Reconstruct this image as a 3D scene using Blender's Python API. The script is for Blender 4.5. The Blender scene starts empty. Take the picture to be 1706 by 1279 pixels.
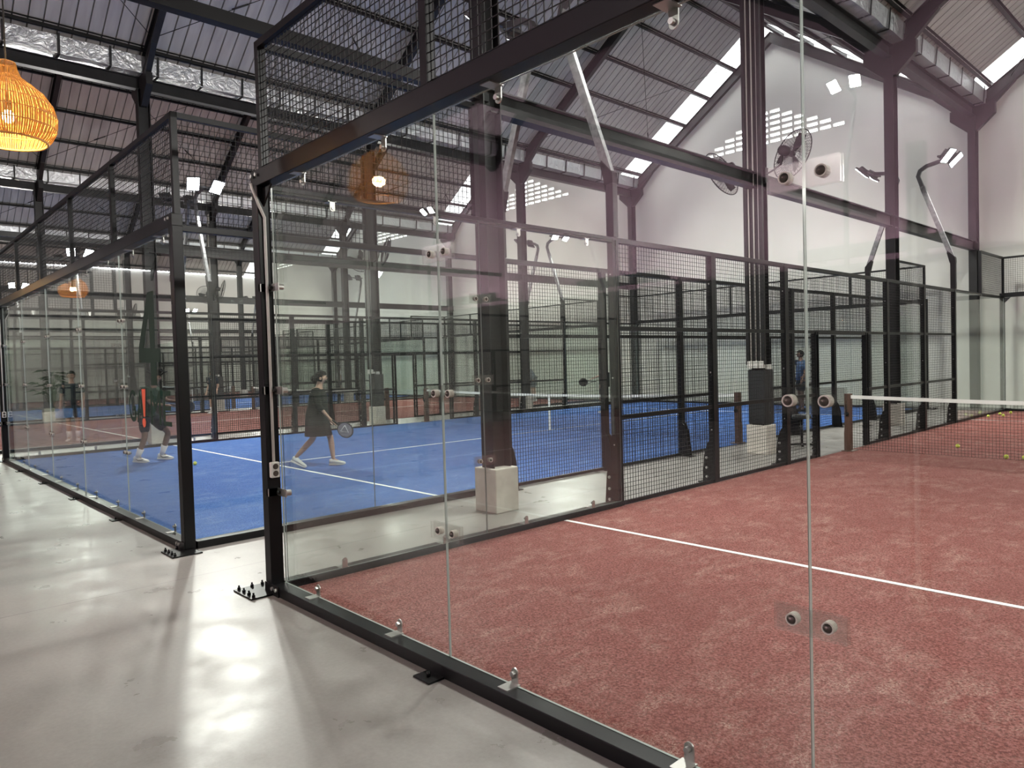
import bpy, bmesh, math, random
from mathutils import Vector, Matrix
from mathutils.geometry import tessellate_polygon
random.seed(7)
S = bpy.context.scene
COL = S.collection
R = math.radians

# ------------------------------------------------------------------ camera
CP = (5.099, -2.366, 1.657)
YAW, PIT, ROL = -0.8224, -0.0301, -0.0283
fw = Vector((math.sin(YAW)*math.cos(PIT), math.cos(YAW)*math.cos(PIT), math.sin(PIT)))
rt = Vector((math.cos(YAW), -math.sin(YAW), 0)); up = rt.cross(fw)
r2 = rt*math.cos(ROL)+up*math.sin(ROL); u2 = -rt*math.sin(ROL)+up*math.cos(ROL)
cam = bpy.data.cameras.new('camera'); cam.sensor_fit = 'HORIZONTAL'; cam.sensor_width = 36
cam.lens = 1204.9/1706*36; cam.clip_start = 0.02; cam.clip_end = 300
co = bpy.data.objects.new('camera', cam); COL.objects.link(co)
co.matrix_world = Matrix(((r2.x, u2.x, -fw.x, CP[0]), (r2.y, u2.y, -fw.y, CP[1]), (r2.z, u2.z, -fw.z, CP[2]), (0, 0, 0, 1)))
S.camera = co
def at_y(px, py, Y=0.0):
    """point on the plane y=Y of a court wall, read off the survey of the photograph"""
    d = fw+r2*((px-853)/1204.9)+u2*((639.5-py)/1204.9)
    return Vector(CP)+d*((Y-CP[1])/d.y)

# ------------------------------------------------------------------ light
W = bpy.data.worlds.new('world'); S.world = W; W.use_nodes = True
bg = W.node_tree.nodes['Background']; bg.inputs[0].default_value = (0.93, 0.95, 1.0, 1); bg.inputs[1].default_value = 7.0
FLOOD_W = 330.0
S.view_settings.view_transform = 'Standard'; S.view_settings.look = 'None'
S.view_settings.gamma = 1.0; S.view_settings.use_curve_mapping = False
S.view_settings.exposure = 0.68
cy = S.cycles
cy.transparent_max_bounces = 40; cy.max_bounces = 8; cy.diffuse_bounces = 3; cy.glossy_bounces = 4
cy.transmission_bounces = 4; cy.sample_clamp_indirect = 4.0; cy.caustics_reflective = False; cy.caustics_refractive = False
cy.use_denoising = True

# ------------------------------------------------------------------ materials
def mat(name, col, rough=.5, metal=0.0, spec=.5, **kw):
    m = bpy.data.materials.new(name); m.use_nodes = True
    b = m.node_tree.nodes['Principled BSDF']
    b.inputs['Base Color'].default_value = (*col, 1); b.inputs['Roughness'].default_value = rough
    b.inputs['Metallic'].default_value = metal; b.inputs['Specular IOR Level'].default_value = spec
    return m
def N(m, t, **kw):
    n = m.node_tree.nodes.new(t)
    for k, v in kw.items():
        if k.startswith('i_'): n.inputs[k[2:]].default_value = v
        else: setattr(n, k, v)
    return n
def L(m, a, b): m.node_tree.links.new(a, b)
def ramp(m, fac, stops):
    n = N(m, 'ShaderNodeValToRGB'); e = n.color_ramp.elements
    while len(e) < len(stops): e.new(.5)
    for x, (p, c) in zip(e, stops): x.position = p; x.color = (*c, 1)
    L(m, fac, n.inputs[0]); return n.outputs[0]
def coords(m, scale=(1, 1, 1), rot=(0, 0, 0)):
    t = N(m, 'ShaderNodeTexCoord'); mp = N(m, 'ShaderNodeMapping')
    mp.inputs['Scale'].default_value = scale; mp.inputs['Rotation'].default_value = rot
    L(m, t.outputs['Object'], mp.inputs[0]); return mp.outputs[0]
def noise(m, co_, sc, det=4, rg=.55, dist=0):
    n = N(m, 'ShaderNodeTexNoise'); n.inputs['Scale'].default_value = sc; n.inputs['Detail'].default_value = det
    n.inputs['Roughness'].default_value = rg; n.inputs['Distortion'].default_value = dist
    L(m, co_, n.inputs['Vector']); return n.outputs[0]
def mixc(m, f, a, b, mode='MIX'):
    n = N(m, 'ShaderNodeMix'); n.data_type = 'RGBA'; n.blend_type = mode
    for s, v in ((0, f), (6, a), (7, b)):
        if isinstance(v, (int, float)): n.inputs[s].default_value = v
        elif isinstance(v, tuple): n.inputs[s].default_value = (*v, 1)
        else: L(m, v, n.inputs[s])
    return n.outputs[2]
def bump(m, h, st=.2, d=.01):
    n = N(m, 'ShaderNodeBump'); n.inputs['Strength'].default_value = st; n.inputs['Distance'].default_value = d
    L(m, h, n.inputs['Height']); L(m, n.outputs[0], m.node_tree.nodes['Principled BSDF'].inputs['Normal'])
def P(m): return m.node_tree.nodes['Principled BSDF']

M = {}
M['black'] = mat('black_powder_coat', (.005, .005, .0055), .34, 0, .2)
M['wire'] = mat('black_wire', (.005, .005, .005), .5, 0, .25)
M['steel'] = mat('dark_painted_steel', (.022, .022, .024), .45, 0, .3)
c_ = coords(M['steel']); L(M['steel'], ramp(M['steel'], noise(M['steel'], c_, 3, 5), [(.3, (.005, .005, .0055)), (.7, (.014, .0135, .014))]), P(M['steel']).inputs[0])
M['pole'] = mat('grey_lamp_pole', (.30, .31, .32), .38, .35)
c_ = coords(M['pole']); L(M['pole'], ramp(M['pole'], noise(M['pole'], c_, 14, 5), [(.35, (.12, .12, .125)), (.6, (.22, .22, .225))]), P(M['pole']).inputs[0])
M['head'] = mat('lamp_housing', (.10, .10, .105), .45, .3)
M['galv'] = mat('zinc_fitting', (.45, .44, .42), .32, .9)
M['bolt'] = mat('bolt_head', (.62, .62, .60), .35, .7)
M['nut'] = mat('dull_nut', (.10, .085, .075), .35, .8)
M['darkbolt'] = mat('black_bolt', (.02, .02, .02), .3, .4)
M['white'] = mat('white_plastic', (.62, .60, .56), .45)
M['line'] = mat('court_line_paint', (.80, .80, .78), .8)
M['plaster'] = mat('plaster', (.60, .585, .55), .85)
c_ = coords(M['plaster']); L(M['plaster'], ramp(M['plaster'], noise(M['plaster'], c_, .35, 5), [(.3, (.55, .535, .50)), (.7, (.65, .635, .60))]), P(M['plaster']).inputs[0])
M['pinkwall'] = mat('pink_plaster', (.55, .42, .46), .85)
M['plinth'] = mat('painted_plinth', (.60, .555, .50), .7)
c_ = coords(M['plinth']); L(M['plinth'], ramp(M['plinth'], noise(M['plinth'], c_, 5, 6), [(.3, (.50, .46, .41)), (.65, (.66, .61, .55))]), P(M['plinth']).inputs[0])
M['rust'] = mat('brown_net_post', (.085, .045, .03), .5, .2)
M['foil'] = mat('gutter_foil', (.55, .56, .58), .33, .75)
c_ = coords(M['foil']); bump(M['foil'], noise(M['foil'], c_, 5, 4, .6, 1.2), .8, .05)
M['rattan'] = mat('rattan', (.62, .33, .10), .6)
M['rattan'].node_tree.nodes['Principled BSDF'].inputs['Subsurface Weight'].default_value = 0.0
M['bulb'] = mat('bulb_glass', (1, 1, 1), .4)
P(M['bulb']).inputs['Emission Color'].default_value = (1, .62, .22, 1); P(M['bulb']).inputs['Emission Strength'].default_value = 60
M['lens'] = mat('lit_lens', (1, 1, 1), .4)
P(M['lens']).inputs['Emission Color'].default_value = (.90, .97, 1, 1); P(M['lens']).inputs['Emission Strength'].default_value = 45
M['wash'] = mat('added_lilac_glow', (1, 1, 1), .4); P(M['wash']).inputs['Emission Color'].default_value = (1, .8, .9, 1); P(M['wash']).inputs['Emission Strength'].default_value = 1  # glow of the lights added at the rear wall
M['ball'] = mat('tennis_ball_felt', (.55, .62, .08), .9)
M['green'] = mat('dark_green_vinyl', (.017, .04, .025), .7, 0, .2)
M['orange'] = mat('orange_vinyl', (.85, .14, .06), .6)
M['skin_dark'] = mat('dark_skin', (.14, .075, .05), .55)
M['skin'] = mat('light_skin', (.42, .26, .19), .55)
M['hair'] = mat('black_hair', (.006, .005, .005), .6, 0, .1)
M['olive'] = mat('olive_cloth', (.022, .024, .021), .9, 0, .1)
M['dgreen'] = mat('dark_green_cloth', (.010, .032, .02), .9, 0, .1)
M['navy'] = mat('navy_cloth', (.008, .014, .024), .9, 0, .1)
M['blueshirt'] = mat('blue_cloth', (.035, .08, .17), .8)
M['greyshirt'] = mat('grey_cloth', (.10, .12, .14), .8)
M['sock'] = mat('white_knit', (.66, .65, .64), .9)
M['shoe'] = mat('white_shoe', (.62, .62, .60), .5)
M['rubber'] = mat('rubber', (.02, .02, .02), .7)
M['leaf'] = mat('plant_leaf', (.03, .08, .025), .5)
M['sofa'] = mat('dark_sofa_cloth', (.03, .045, .035), .9)
M['pad'] = mat('black_padding', (.012, .012, .013), .6)
M['racket'] = mat('grey_racket_face', (.22, .21, .24), .4)

# roof sheet: metal with a faint violet cast
m = M['sheet'] = mat('roof_sheet', (.27, .265, .30), .45, .25)
c_ = coords(m, (.6, 3.7, .6)); L(m, ramp(m, noise(m, c_, 1.1, 3), [(.3, (.30, .286, .280)), (.7, (.42, .402, .392))]), P(m).inputs[0])
# translucent strip beside the gable wall
m = M['skylight'] = bpy.data.materials.new('translucent_sheet'); m.use_nodes = True
nt = m.node_tree; nt.nodes.remove(P(m)); t = N(m, 'ShaderNodeBsdfTranslucent', i_Color=(.9, .9, .88, 1)); d = N(m, 'ShaderNodeBsdfDiffuse', i_Color=(.8, .8, .8, 1))
x = N(m, 'ShaderNodeMixShader', i_Fac=.25); L(m, t.outputs[0], x.inputs[1]); L(m, d.outputs[0], x.inputs[2]); L(m, x.outputs[0], nt.nodes['Material Output'].inputs[0])
# glass: two faces per pane, each with its own Fresnel reflection
m = M['glass'] = bpy.data.materials.new('clear_glass'); m.use_nodes = True
nt = m.node_tree; nt.nodes.remove(P(m))
g = N(m, 'ShaderNodeNewGeometry'); ior = N(m, 'ShaderNodeMix'); ior.inputs[2].default_value = 1.52; ior.inputs[3].default_value = 1/1.52
L(m, g.outputs['Backfacing'], ior.inputs[0]); fr = N(m, 'ShaderNodeFresnel'); L(m, ior.outputs[0], fr.inputs[0])
tr = N(m, 'ShaderNodeBsdfTransparent', i_Color=(.952, .972, .958, 1)); gl = N(m, 'ShaderNodeBsdfGlossy', i_Roughness=.0)
x = N(m, 'ShaderNodeMixShader'); L(m, fr.outputs[0], x.inputs[0]); L(m, tr.outputs[0], x.inputs[1]); L(m, gl.outputs[0], x.inputs[2])
df = N(m, 'ShaderNodeBsdfDiffuse', i_Color=(.7, .72, .7, 1)); x2 = N(m, 'ShaderNodeMixShader')
c_ = coords(m, (1, 1, .25)); dr = ramp(m, noise(m, c_, 3, 6, .6), [(.45, (.001,)*3), (.8, (.009,)*3)])
L(m, dr, x2.inputs[0]); L(m, x.outputs[0], x2.inputs[1]); L(m, df.outputs[0], x2.inputs[2]); L(m, x2.outputs[0], nt.nodes['Material Output'].inputs[0])
M['edge'] = mat('glass_edge', (.42, .47, .44), .15)

def turf(name, base, dark, sand, sandf):
    m = mat(name, base, .95, 0, .12)
    fine = noise(m, coords(m), 62, 4, .85); grain = noise(m, coords(m, (1, 1, 1), (0, 0, .7)), 105, 3, .85)
    big = noise(m, coords(m), .45, 3, .5); mid = noise(m, coords(m), 1.7, 8, .68, .5)
    st = noise(m, coords(m, (1, .5, 1), (0, 0, R(20))), 7.5, 10, .75, .7)
    c = ramp(m, fine, [(.40, dark), (.50, base), (.62, tuple(min(1, v*1.35+.06) for v in base))])
    c = mixc(m, ramp(m, big, [(.35, (0, 0, 0)), (.7, (.45,)*3)]), c, tuple(v*.72 for v in base))
    s1 = ramp(m, st, [(.44, (0, 0, 0)), (.66, (1, 1, 1))]); s0 = ramp(m, mid, [(.42, (.12,)*3), (.62, (1, 1, 1))])
    s2 = ramp(m, grain, [(.46, (.0,)*3), (.60, (1, 1, 1))])
    f = mixc(m, 1.0, s1, s0, 'MULTIPLY'); f = mixc(m, 1.0, f, s2, 'MULTIPLY'); f = mixc(m, 1.0, f, (sandf,)*3, 'MULTIPLY')
    c = mixc(m, f, c, sand); L(m, c, P(m).inputs[0]); bump(m, fine, .5, .008)
    return m
M['redturf'] = turf('red_turf', (.205, .066, .056), (.085, .024, .021), (.60, .45, .38), .78)
M['blueturf'] = turf('blue_turf', (.048, .128, .37), (.03, .08, .25), (.40, .52, .66), .6)

# polished concrete with a joint under each column row
m = M['floor'] = mat('polished_concrete', (.4, .39, .37), .3, 0, .36)
a = noise(m, coords(m), .55, 5, .55, .3); b = noise(m, coords(m, (1, 1, 1), (0, 0, .6)), 2.2, 7, .6); c2 = noise(m, coords(m), 40, 4, .6)
c = ramp(m, a, [(.25, (.135, .120, .108)), (.5, (.20, .183, .168)), (.78, (.28, .262, .243))])
c = mixc(m, .30, c, ramp(m, b, [(.25, (.12, .11, .10)), (.75, (.42, .405, .385))])); c = mixc(m, .08, c, c2)
tc = N(m, 'ShaderNodeTexCoord'); sp = N(m, 'ShaderNodeSeparateXYZ'); L(m, tc.outputs['Object'], sp.inputs[0])
ad = N(m, 'ShaderNodeMath', operation='ADD'); ad.inputs[1].default_value = .93+11.93*6+5.965
mo = N(m, 'ShaderNodeMath', operation='MODULO'); mo.inputs[1].default_value = 11.93
su = N(m, 'ShaderNodeMath', operation='SUBTRACT'); su.inputs[1].default_value = 5.965
ab = N(m, 'ShaderNodeMath', operation='ABSOLUTE'); lt = N(m, 'ShaderNodeMath', operation='LESS_THAN'); lt.inputs[1].default_value = .004
L(m, sp.outputs[0], ad.inputs[0]); L(m, ad.outputs[0], mo.inputs[0]); L(m, mo.outputs[0], su.inputs[0]); L(m, su.outputs[0], ab.inputs[0]); L(m, ab.outputs[0], lt.inputs[0])
c = mixc(m, lt.outputs[0], c, (.10, .09, .085)); L(m, c, P(m).inputs[0])
L(m, ramp(m, b, [(.3, (.24,)*3), (.7, (.46,)*3)]), P(m).inputs['Roughness']); bump(m, b, .22, .012)

# ------------------------------------------------------------------ mesh helpers
class MB:
    def __init__(s): s.v = []; s.f = []; s.m = []; s.sm = []
    def add(s, vs, fs, mi=0, smooth=False):
        n = len(s.v); s.v += [tuple(v) for v in vs]
        for f in fs: s.f.append(tuple(i+n for i in f)); s.m.append(mi); s.sm.append(smooth)
        return s
    def box(s, x0, x1, y0, y1, z0, z1, mi=0, faces=None):
        vs = [(x0, y0, z0), (x1, y0, z0), (x1, y1, z0), (x0, y1, z0), (x0, y0, z1), (x1, y0, z1), (x1, y1, z1), (x0, y1, z1)]
        fs = [(0, 3, 2, 1), (4, 5, 6, 7), (0, 1, 5, 4), (1, 2, 6, 5), (2, 3, 7, 6), (3, 0, 4, 7)]
        return s.add(vs, fs, mi)
    def bar(s, a, b, w, h, mi=0, up_=(0, 0, 1)):
        """rectangular bar from a to b, w across, h along up"""
        a = Vector(a); b = Vector(b); d = (b-a).normalized(); u = Vector(up_)
        if abs(d.dot(u)) > .99: u = Vector((0, 1, 0))
        x = d.cross(u).normalized(); u = x.cross(d)
        vs = []
        for p in (a, b):
            for i, j in ((-1, -1), (1, -1), (1, 1), (-1, 1)): vs.append(p+x*(w/2*i)+u*(h/2*j))
        return s.add(vs, [(0, 1, 2, 3), (7, 6, 5, 4), (0, 4, 5, 1), (1, 5, 6, 2), (2, 6, 7, 3), (3, 7, 4, 0)], mi)
    def path(s, pts, w, h, mi=0, side=(0, 1, 0)):
        """mitred rectangular tube through pts that lie in a plane with normal `side`"""
        pts = [Vector(p) for p in pts]; sd = Vector(side); rings = []
        for i, p in enumerate(pts):
            d = ((pts[min(i+1, len(pts)-1)]-p).normalized()+(p-pts[max(i-1, 0)]).normalized()).normalized()
            n = d.cross(sd).normalized(); rings.append([p+n*(w/2*a)+sd*(h/2*b) for a, b in ((-1, -1), (1, -1), (1, 1), (-1, 1))])
        n0 = len(s.v); vs = [v for r in rings for v in r]; fs = [(3, 2, 1, 0), tuple(len(vs)-4+k for k in range(4))]
        for i in range(len(pts)-1):
            for k in range(4): fs.append((4*i+k, 4*i+(k+1) % 4, 4*i+4+(k+1) % 4, 4*i+4+k))
        return s.add(vs, fs, mi)
    def tube(s, pts, r, n=8, mi=0, smooth=True):
        pts = [Vector(p) for p in pts]; rs = r if isinstance(r, (list, tuple)) else [r]*len(pts)
        vs = []; ref = None
        for i, p in enumerate(pts):
            d = (pts[min(i+1, len(pts)-1)]-pts[max(i-1, 0)]).normalized()
            if ref is None: ref = d.orthogonal().normalized()
            x = (ref-d*ref.dot(d)).normalized(); ref = x; y = d.cross(x)
            for k in range(n): t = 2*math.pi*k/n; vs.append(p+(x*math.cos(t)+y*math.sin(t))*rs[i])
        fs = [tuple(range(n-1, -1, -1)), tuple(range(len(vs)-n, len(vs)))]
        for i in range(len(pts)-1):
            for k in range(n): fs.append((i*n+k, i*n+(k+1) % n, (i+1)*n+(k+1) % n, (i+1)*n+k))
        return s.add(vs, fs, mi, smooth)
    def lathe(s, prof, c=(0, 0, 0), n=24, mi=0, smooth=True, axis='Z'):
        vs = []
        for r, z in prof:
            for k in range(n):
                t = 2*math.pi*k/n; q = (r*math.cos(t), r*math.sin(t), z)
                if axis == 'X': q = (q[2], q[0], q[1])
                if axis == 'Y': q = (q[1], q[2], q[0])
                vs.append((q[0]+c[0], q[1]+c[1], q[2]+c[2]))
        fs = []
        for i in range(len(prof)-1):
            for k in range(n): fs.append((i*n+k, i*n+(k+1) % n, (i+1)*n+(k+1) % n, (i+1)*n+k))
        return s.add(vs, fs, mi, smooth)
    def ell(s, c, r, n=14, mi=0):
        prof = [(math.sin(math.pi*i/n)*1.0+1e-4, -math.cos(math.pi*i/n)) for i in range(n+1)]
        k = len(s.v); s.lathe(prof, (0, 0, 0), n+4, mi)
        for i in range(k, len(s.v)): v = s.v[i]; s.v[i] = (v[0]*r[0]+c[0], v[1]*r[1]+c[1], v[2]*r[2]+c[2])
        return s
    def prism(s, poly, y0, y1, holes=(), mi=0, axis='Y'):
        """polygon in (x,z) pushed from y0 to y1; holes are polygons too"""
        def to(p, y): return (p[0], y, p[1]) if axis == 'Y' else ((y, p[0], p[1]) if axis == 'X' else (p[0], p[1], y))
        loops = [poly]+list(holes); flat = [p for l in loops for p in l]
        tr_ = tessellate_polygon([[Vector((p[0], p[1], 0)) for p in l] for l in loops])
        n = len(flat); vs = [to(p, y0) for p in flat]+[to(p, y1) for p in flat]
        fs = [t for t in tr_]+[tuple(i+n for i in reversed(t)) for t in tr_]
        o = 0
        for l in loops:
            k = len(l)
            for i in range(k): a, b = o+i, o+(i+1) % k; fs.append((a, b, b+n, a+n))
            o += k
        return s.add(vs, fs, mi)
    def mesh(s, name, *mats, fix=False):
        me = bpy.data.meshes.new(name); me.from_pydata(s.v, [], s.f)
        for m_ in mats: me.materials.append(M[m_] if isinstance(m_, str) else m_)
        me.polygons.foreach_set('material_index', s.m); me.polygons.foreach_set('use_smooth', s.sm)
        if fix:
            b = bmesh.new(); b.from_mesh(me); bmesh.ops.recalc_face_normals(b, faces=b.faces); b.to_mesh(me); b.free()
        me.update(); return me
def ob(name, me, parent=None, loc=(0, 0, 0), rz=0.0, rot=None):
    o = bpy.data.objects.new(name, me); COL.objects.link(o)
    o.location = loc; o.rotation_euler = rot if rot else (0, 0, rz)
    if parent is not None: o.parent = parent
    return o
def tag(o, label=None, cat=None, group=None, kind=None):
    if label: o['label'] = label
    if cat: o['category'] = cat
    if group: o['group'] = group
    if kind: o['kind'] = kind
    return o
def thing(name, label, cat, loc=(0, 0, 0), rz=0.0, group=None):
    o = bpy.data.objects.new(name, None); COL.objects.link(o); o.empty_display_size = .1
    o.location = loc; o.rotation_euler = (0, 0, rz); return tag(o, label, cat, group)
cache = {}
def cm(key, fn):
    if key not in cache: cache[key] = fn()
    return cache[key]
def bevel(o, w=.004, seg=2):
    b = o.modifiers.new('bevel', 'BEVEL'); b.width = w; b.segments = seg; b.limit_method = 'ANGLE'; return o

PITCH = 11.93
ROWS = [-.97-PITCH*k for k in range(-1, 5)]           # column rows / roof valleys: 10.96, -.97, ... -48.69
YF, YR = 21.4, -14.0
XL, XR = -48.69, 10.96

# ------------------------------------------------------------------ the building
fl = MB().box(XL-.3, XR+.3, YR-.2, YF+.3, -.2, 0).mesh('floor', 'floor'); tag(ob('floor', fl), kind='structure')
SL = .67; ZV = 8.72
def zr(d): return ZV+SL*d
HALF = PITCH/2
def gable(vents):
    out = [(XL-.3, -.02), (XR+.3, -.02)]
    tops = [(XR+.3, ZV-.06)]
    for k in range(5):
        v1 = ROWS[k]
        if k == 0: tops = [(XR+.3, ZV-.06)]
        tops += [(v1, ZV-.06), (v1-HALF, zr(HALF)-.06)]
    tops += [(XL, ZV-.06), (XL-.3, ZV-.06)]
    holes = []
    if vents:
        for k in range(5):
            cx_ = ROWS[k]-HALF-.2
            for r_ in range(6):
                n = 12-2*r_
                for i in range(n):
                    x0 = cx_+(i-n/2)*.43+.03; z0 = 8.94+.2*r_
                    holes.append([(x0, z0), (x0, z0+.105), (x0+.36, z0+.105), (x0+.36, z0)])
    return out+tops, holes
poly, holes = gable(True)
tag(ob('wall_far', MB().prism(poly, YF, YF+.2, holes).mesh('wall_far', 'plaster', fix=True)), kind='structure')
# raised surround of each ventilation brick pyramid
poly, _ = gable(False)
tag(ob('wall_near', MB().prism(poly, YR-.2, YR).mesh('wall_near', 'pinkwall', fix=True)), kind='structure')
tag(ob('wall_left', MB().box(XL-.3, XL-.1, YR, YF, 0, ZV-.06).mesh('wall_left', 'plaster')), kind='structure')
tag(ob('wall_right', MB().box(XR+.1, XR+.3, YR, YF, 0, ZV-.06).mesh('wall_right', 'plaster')), kind='structure')

def slope_sheet(y0, y1, mt):
    """corrugated sheet, valley at x=0 rising to +x; ribs run up the slope"""
    b = MB(); n = int(round((y1-y0)/.27)); p = (y1-y0)/n; prof = []
    for i in range(n):
        y = y0+i*p; prof += [(y, 0), (y+p*.84, 0), (y+p*.87, .06), (y+p*.97, .06)]
    prof.append((y1, 0)); vs = []
    for d in (0, HALF):
        for y, h in prof: vs.append((d, y, zr(d)+h))
    k = len(prof); b.add(vs, [(i, i+1, k+i+1, k+i) for i in range(k-1)]); me = b.mesh('ceiling', mt)
    return me
YS = YF-1.15
def ceil_obj(kind_, y0, y1, mt, tn):
    for v in range(5):
        v0 = ROWS[v+1]
        for side in (0, 1):
            me = cm(('sheet', mt), lambda: slope_sheet(y0, y1, mt))
            o = ob(tn, me, loc=(v0 if side == 0 else ROWS[v], 0, 0))
            if side: o.scale = (-1, 1, 1)
            so = o.modifiers.new('thick', 'SOLIDIFY'); so.thickness = .01; so.offset = 1 if side == 0 else -1
            tag(o, kind='structure')
ceil_obj('r', YR-.1, YS, 'sheet', 'ceiling')
ceil_obj('s', YS, YF+.25, 'skylight', 'ceiling')

tn = [0]
def trim(me, loc, sx=1):
    tn[0] += 1; o = ob('trim_%d' % tn[0], me, loc=loc); o.scale = (sx, 1, 1); tag(o, kind='structure'); return o
def rafter_me():
    b = MB(); t = .12
    def q(d, dz): return (d, zr(d)-t-dz)
    for y0, y1, a, c in ((-.07, .07, 0, .02), (-.012, .012, .02, .34), (-.07, .07, .34, .36)):
        b.prism([q(0, a), q(HALF, a), q(HALF, c), q(0, c)], y0, y1)
    b.prism([(0, 8.0), (.10, 8.0), (1.0, zr(1.0)-.5), (1.0, zr(1.0)-.47), (0, zr(0)-.3)], -.06, .06)   # knee haunch
    return b.mesh('rafter', 'steel', fix=True)
FR = [-14+.25, -9, -3, 3, 9, 15, YF-.16]
for v in range(5):
    for y in FR:
        trim(cm('rafter', rafter_me), (ROWS[v+1], y, 0)); trim(cm('rafter', rafter_me), (ROWS[v], y, 0), -1)
def purlin_me():
    b = MB(); b.box(-.045, .045, YR, YF, -.125, -.115).box(-.045, -.035, YR, YF, -.125, -.005).box(-.045, .045, YR, YF, -.015, -.005)
    return b.mesh('purlin', 'steel')
for v in range(5):
    for d in (.42, 1.45, 2.5, 3.55, 4.6, 5.6):
        trim(cm('purlin', purlin_me), (ROWS[v+1]+d, 0, zr(d)-.005)); trim(cm('purlin', purlin_me), (ROWS[v]-d, 0, zr(d)-.005), -1)
def brace_me():
    b = MB()
    for ya, yb in ((15, 21.2), (21.2, 15), (3, 9), (9, 3), (-3, 3), (3, -3)):
        b.tube([(.9, ya, zr(.9)-.3), (5.2, yb, zr(5.2)-.3)], .009, 5)
        b.tube([(1.9, ya+(yb-ya)*.23, zr(1.9)-.3), (2.1, ya+(yb-ya)*.28, zr(2.1)-.3)], .022, 6)
    return b.mesh('brace_rods', 'steel')
for v in range(5):
    trim(cm('brace', brace_me), (ROWS[v+1], 0, 0)); trim(cm('brace', brace_me), (ROWS[v], 0, 0), -1)

# gutters
ORD = ['first', 'second', 'third', 'fourth', 'fifth', 'sixth']
def gutter_foil():
    b = MB(); o = [(-.33, 8.80), (-.30, 8.44), (.30, 8.44), (.33, 8.80)]; i_ = [(.32, 8.80), (.29, 8.455), (-.29, 8.455), (-.32, 8.80)]
    ys = [YR+.05+(YF-YR-.1)*k/80 for k in range(81)]; rnd = random.Random(3); vs = []
    for y in ys:
        j = rnd.uniform(-.012, .012); j2 = rnd.uniform(-.015, .015)
        for (x, z) in o+i_: vs.append((x+(j if z < 8.5 else 0)*(1 if x > 0 else -1), y, z+(j2 if z < 8.5 else 0)))
    fs = []
    for k in range(80):
        for a in range(8): fs.append((8*k+a, 8*k+(a+1) % 8, 8*k+8+(a+1) % 8, 8*k+8+a))
    fs += [tuple(range(8)), tuple(range(640, 648))]
    b.add(vs, fs); return b.mesh('foil_trough', 'foil', fix=True)
def gutter_straps():
    b = MB(); y = YR+.6
    while y < YF-.2:
        for s_ in (-1, 1): b.bar((s_*.36, y, 8.84), (s_*.325, y, 8.43), .012, .045, up_=(0, 1, 0))
        b.box(-.33, .33, y-.022, y+.022, 8.405, 8.42); y += .98
    return b.mesh('strap', 'steel')
def gutter_beam():
    b = MB(); b.box(-.09, .09, YR+.02, YF-.02, 8.385, 8.402).box(-.09, .09, YR+.02, YF-.02, 8.13, 8.147).box(-.01, .01, YR+.02, YF-.02, 8.147, 8.385)
    return b.mesh('beam', 'steel')
for k, x in enumerate(ROWS[1:5]):
    g_ = thing('roof_gutter', 'silver foil-lined roof gutter with black straps, %s roof valley counted from the right' % ORD[k], 'gutter', (x, 0, 8.1))
    for nm, fn in (('foil_trough', gutter_foil), ('strap', gutter_straps), ('support_beam', gutter_beam)):
        o = ob(nm, cm(nm, fn), g_, loc=(0, 0, -8.1))
        if nm == 'strap': tag(o, kind='stuff')

# columns with plinths
COURT = ['near red', 'near blue', 'middle red', 'far blue', 'farthest red']
def hcol():
    b = MB(); b.box(-.10, .10, -.13, -.115, .0, 8.13).box(-.10, .10, .115, .13, .0, 8.13).box(-.006, .006, -.115, .115, 0, 8.13)
    return b.mesh('shaft', 'steel')
def cap():
    b = MB(); b.prism([(-.14, 7.75), (.14, 7.75), (.55, 8.13), (.55, 8.4), (-.55, 8.4), (-.55, 8.13)], -.07, .07); return b.mesh('haunch', 'steel', fix=True)
def plinth():
    b = MB(); b.box(-.19, .17, -.17, .17, 0, .49); return b.mesh('concrete_plinth', 'plinth')
PL = {3: 'first', 9: 'second', 15: 'third', 21: 'last'}
for k, x in enumerate(ROWS[1:5]):
    for y in (3, 9, 15, 21.15):
        wh = '%s from the walkway' % PL[int(y)]
        t_ = thing('steel_upright', 'dark steel column %s, between %s and %s courts' % (wh, COURT[k], COURT[k+1]), 'steel column', (x, y, 0))
        ob('shaft', cm('hcol', hcol), t_); ob('haunch', cm('cap', cap), t_)
        if y < 21: bevel(ob('concrete_plinth', cm('plinth', plinth), t_), .012)
        if y == 9:
            pd = MB().box(-.16, .14, -.16, .16, .5, 1.42).mesh('padding', 'pad'); bevel(ob('padding', pd, t_), .02)
            jb = MB()
            for xx in (-.13, -.03, .07): jb.box(xx, xx+.085, -.215, -.13, 1.44, 1.56)
            jb.box(.12, .2, -.1, .0, 1.42, 1.50)
            bevel(ob('socket_box', jb.mesh('socket_box', 'white'), t_), .01)
            pb = MB()
            for xx in (-.09, .0, .09): pb.tube([(xx, -.155, 1.5), (xx, -.155, 8.0)], .012, 8)
            ob('conduit', pb.mesh('conduit', 'white'), t_)
            rb = MB()
            for s_ in (-1, 1): rb.box(s_*.135-.03, s_*.135+.03, -.19, -.13, 1.5, 7.6)
            ob('downpipe', rb.mesh('downpipe', 'steel'), t_)
def tie():
    b = MB(); y0, y1 = YR+.02, YF-.02
    y0 = 3.0; b.box(-.05, .05, YR+.02, y0, 4.53, 4.64, 1); b.box(-.075, .075, y0, y1, 4.66, 4.675).box(-.075, .075, y0, y1, 4.42, 4.435).box(-.008, .008, y0, y1, 4.435, 4.66)
    return b.mesh('tie_beam', 'steel', 'black')
for k, x in enumerate(ROWS[1:5]): trim(cm('tie', tie), (x, 0, 0))
trim(cm('tie', tie), (XL+.12, 0, 0))

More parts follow.
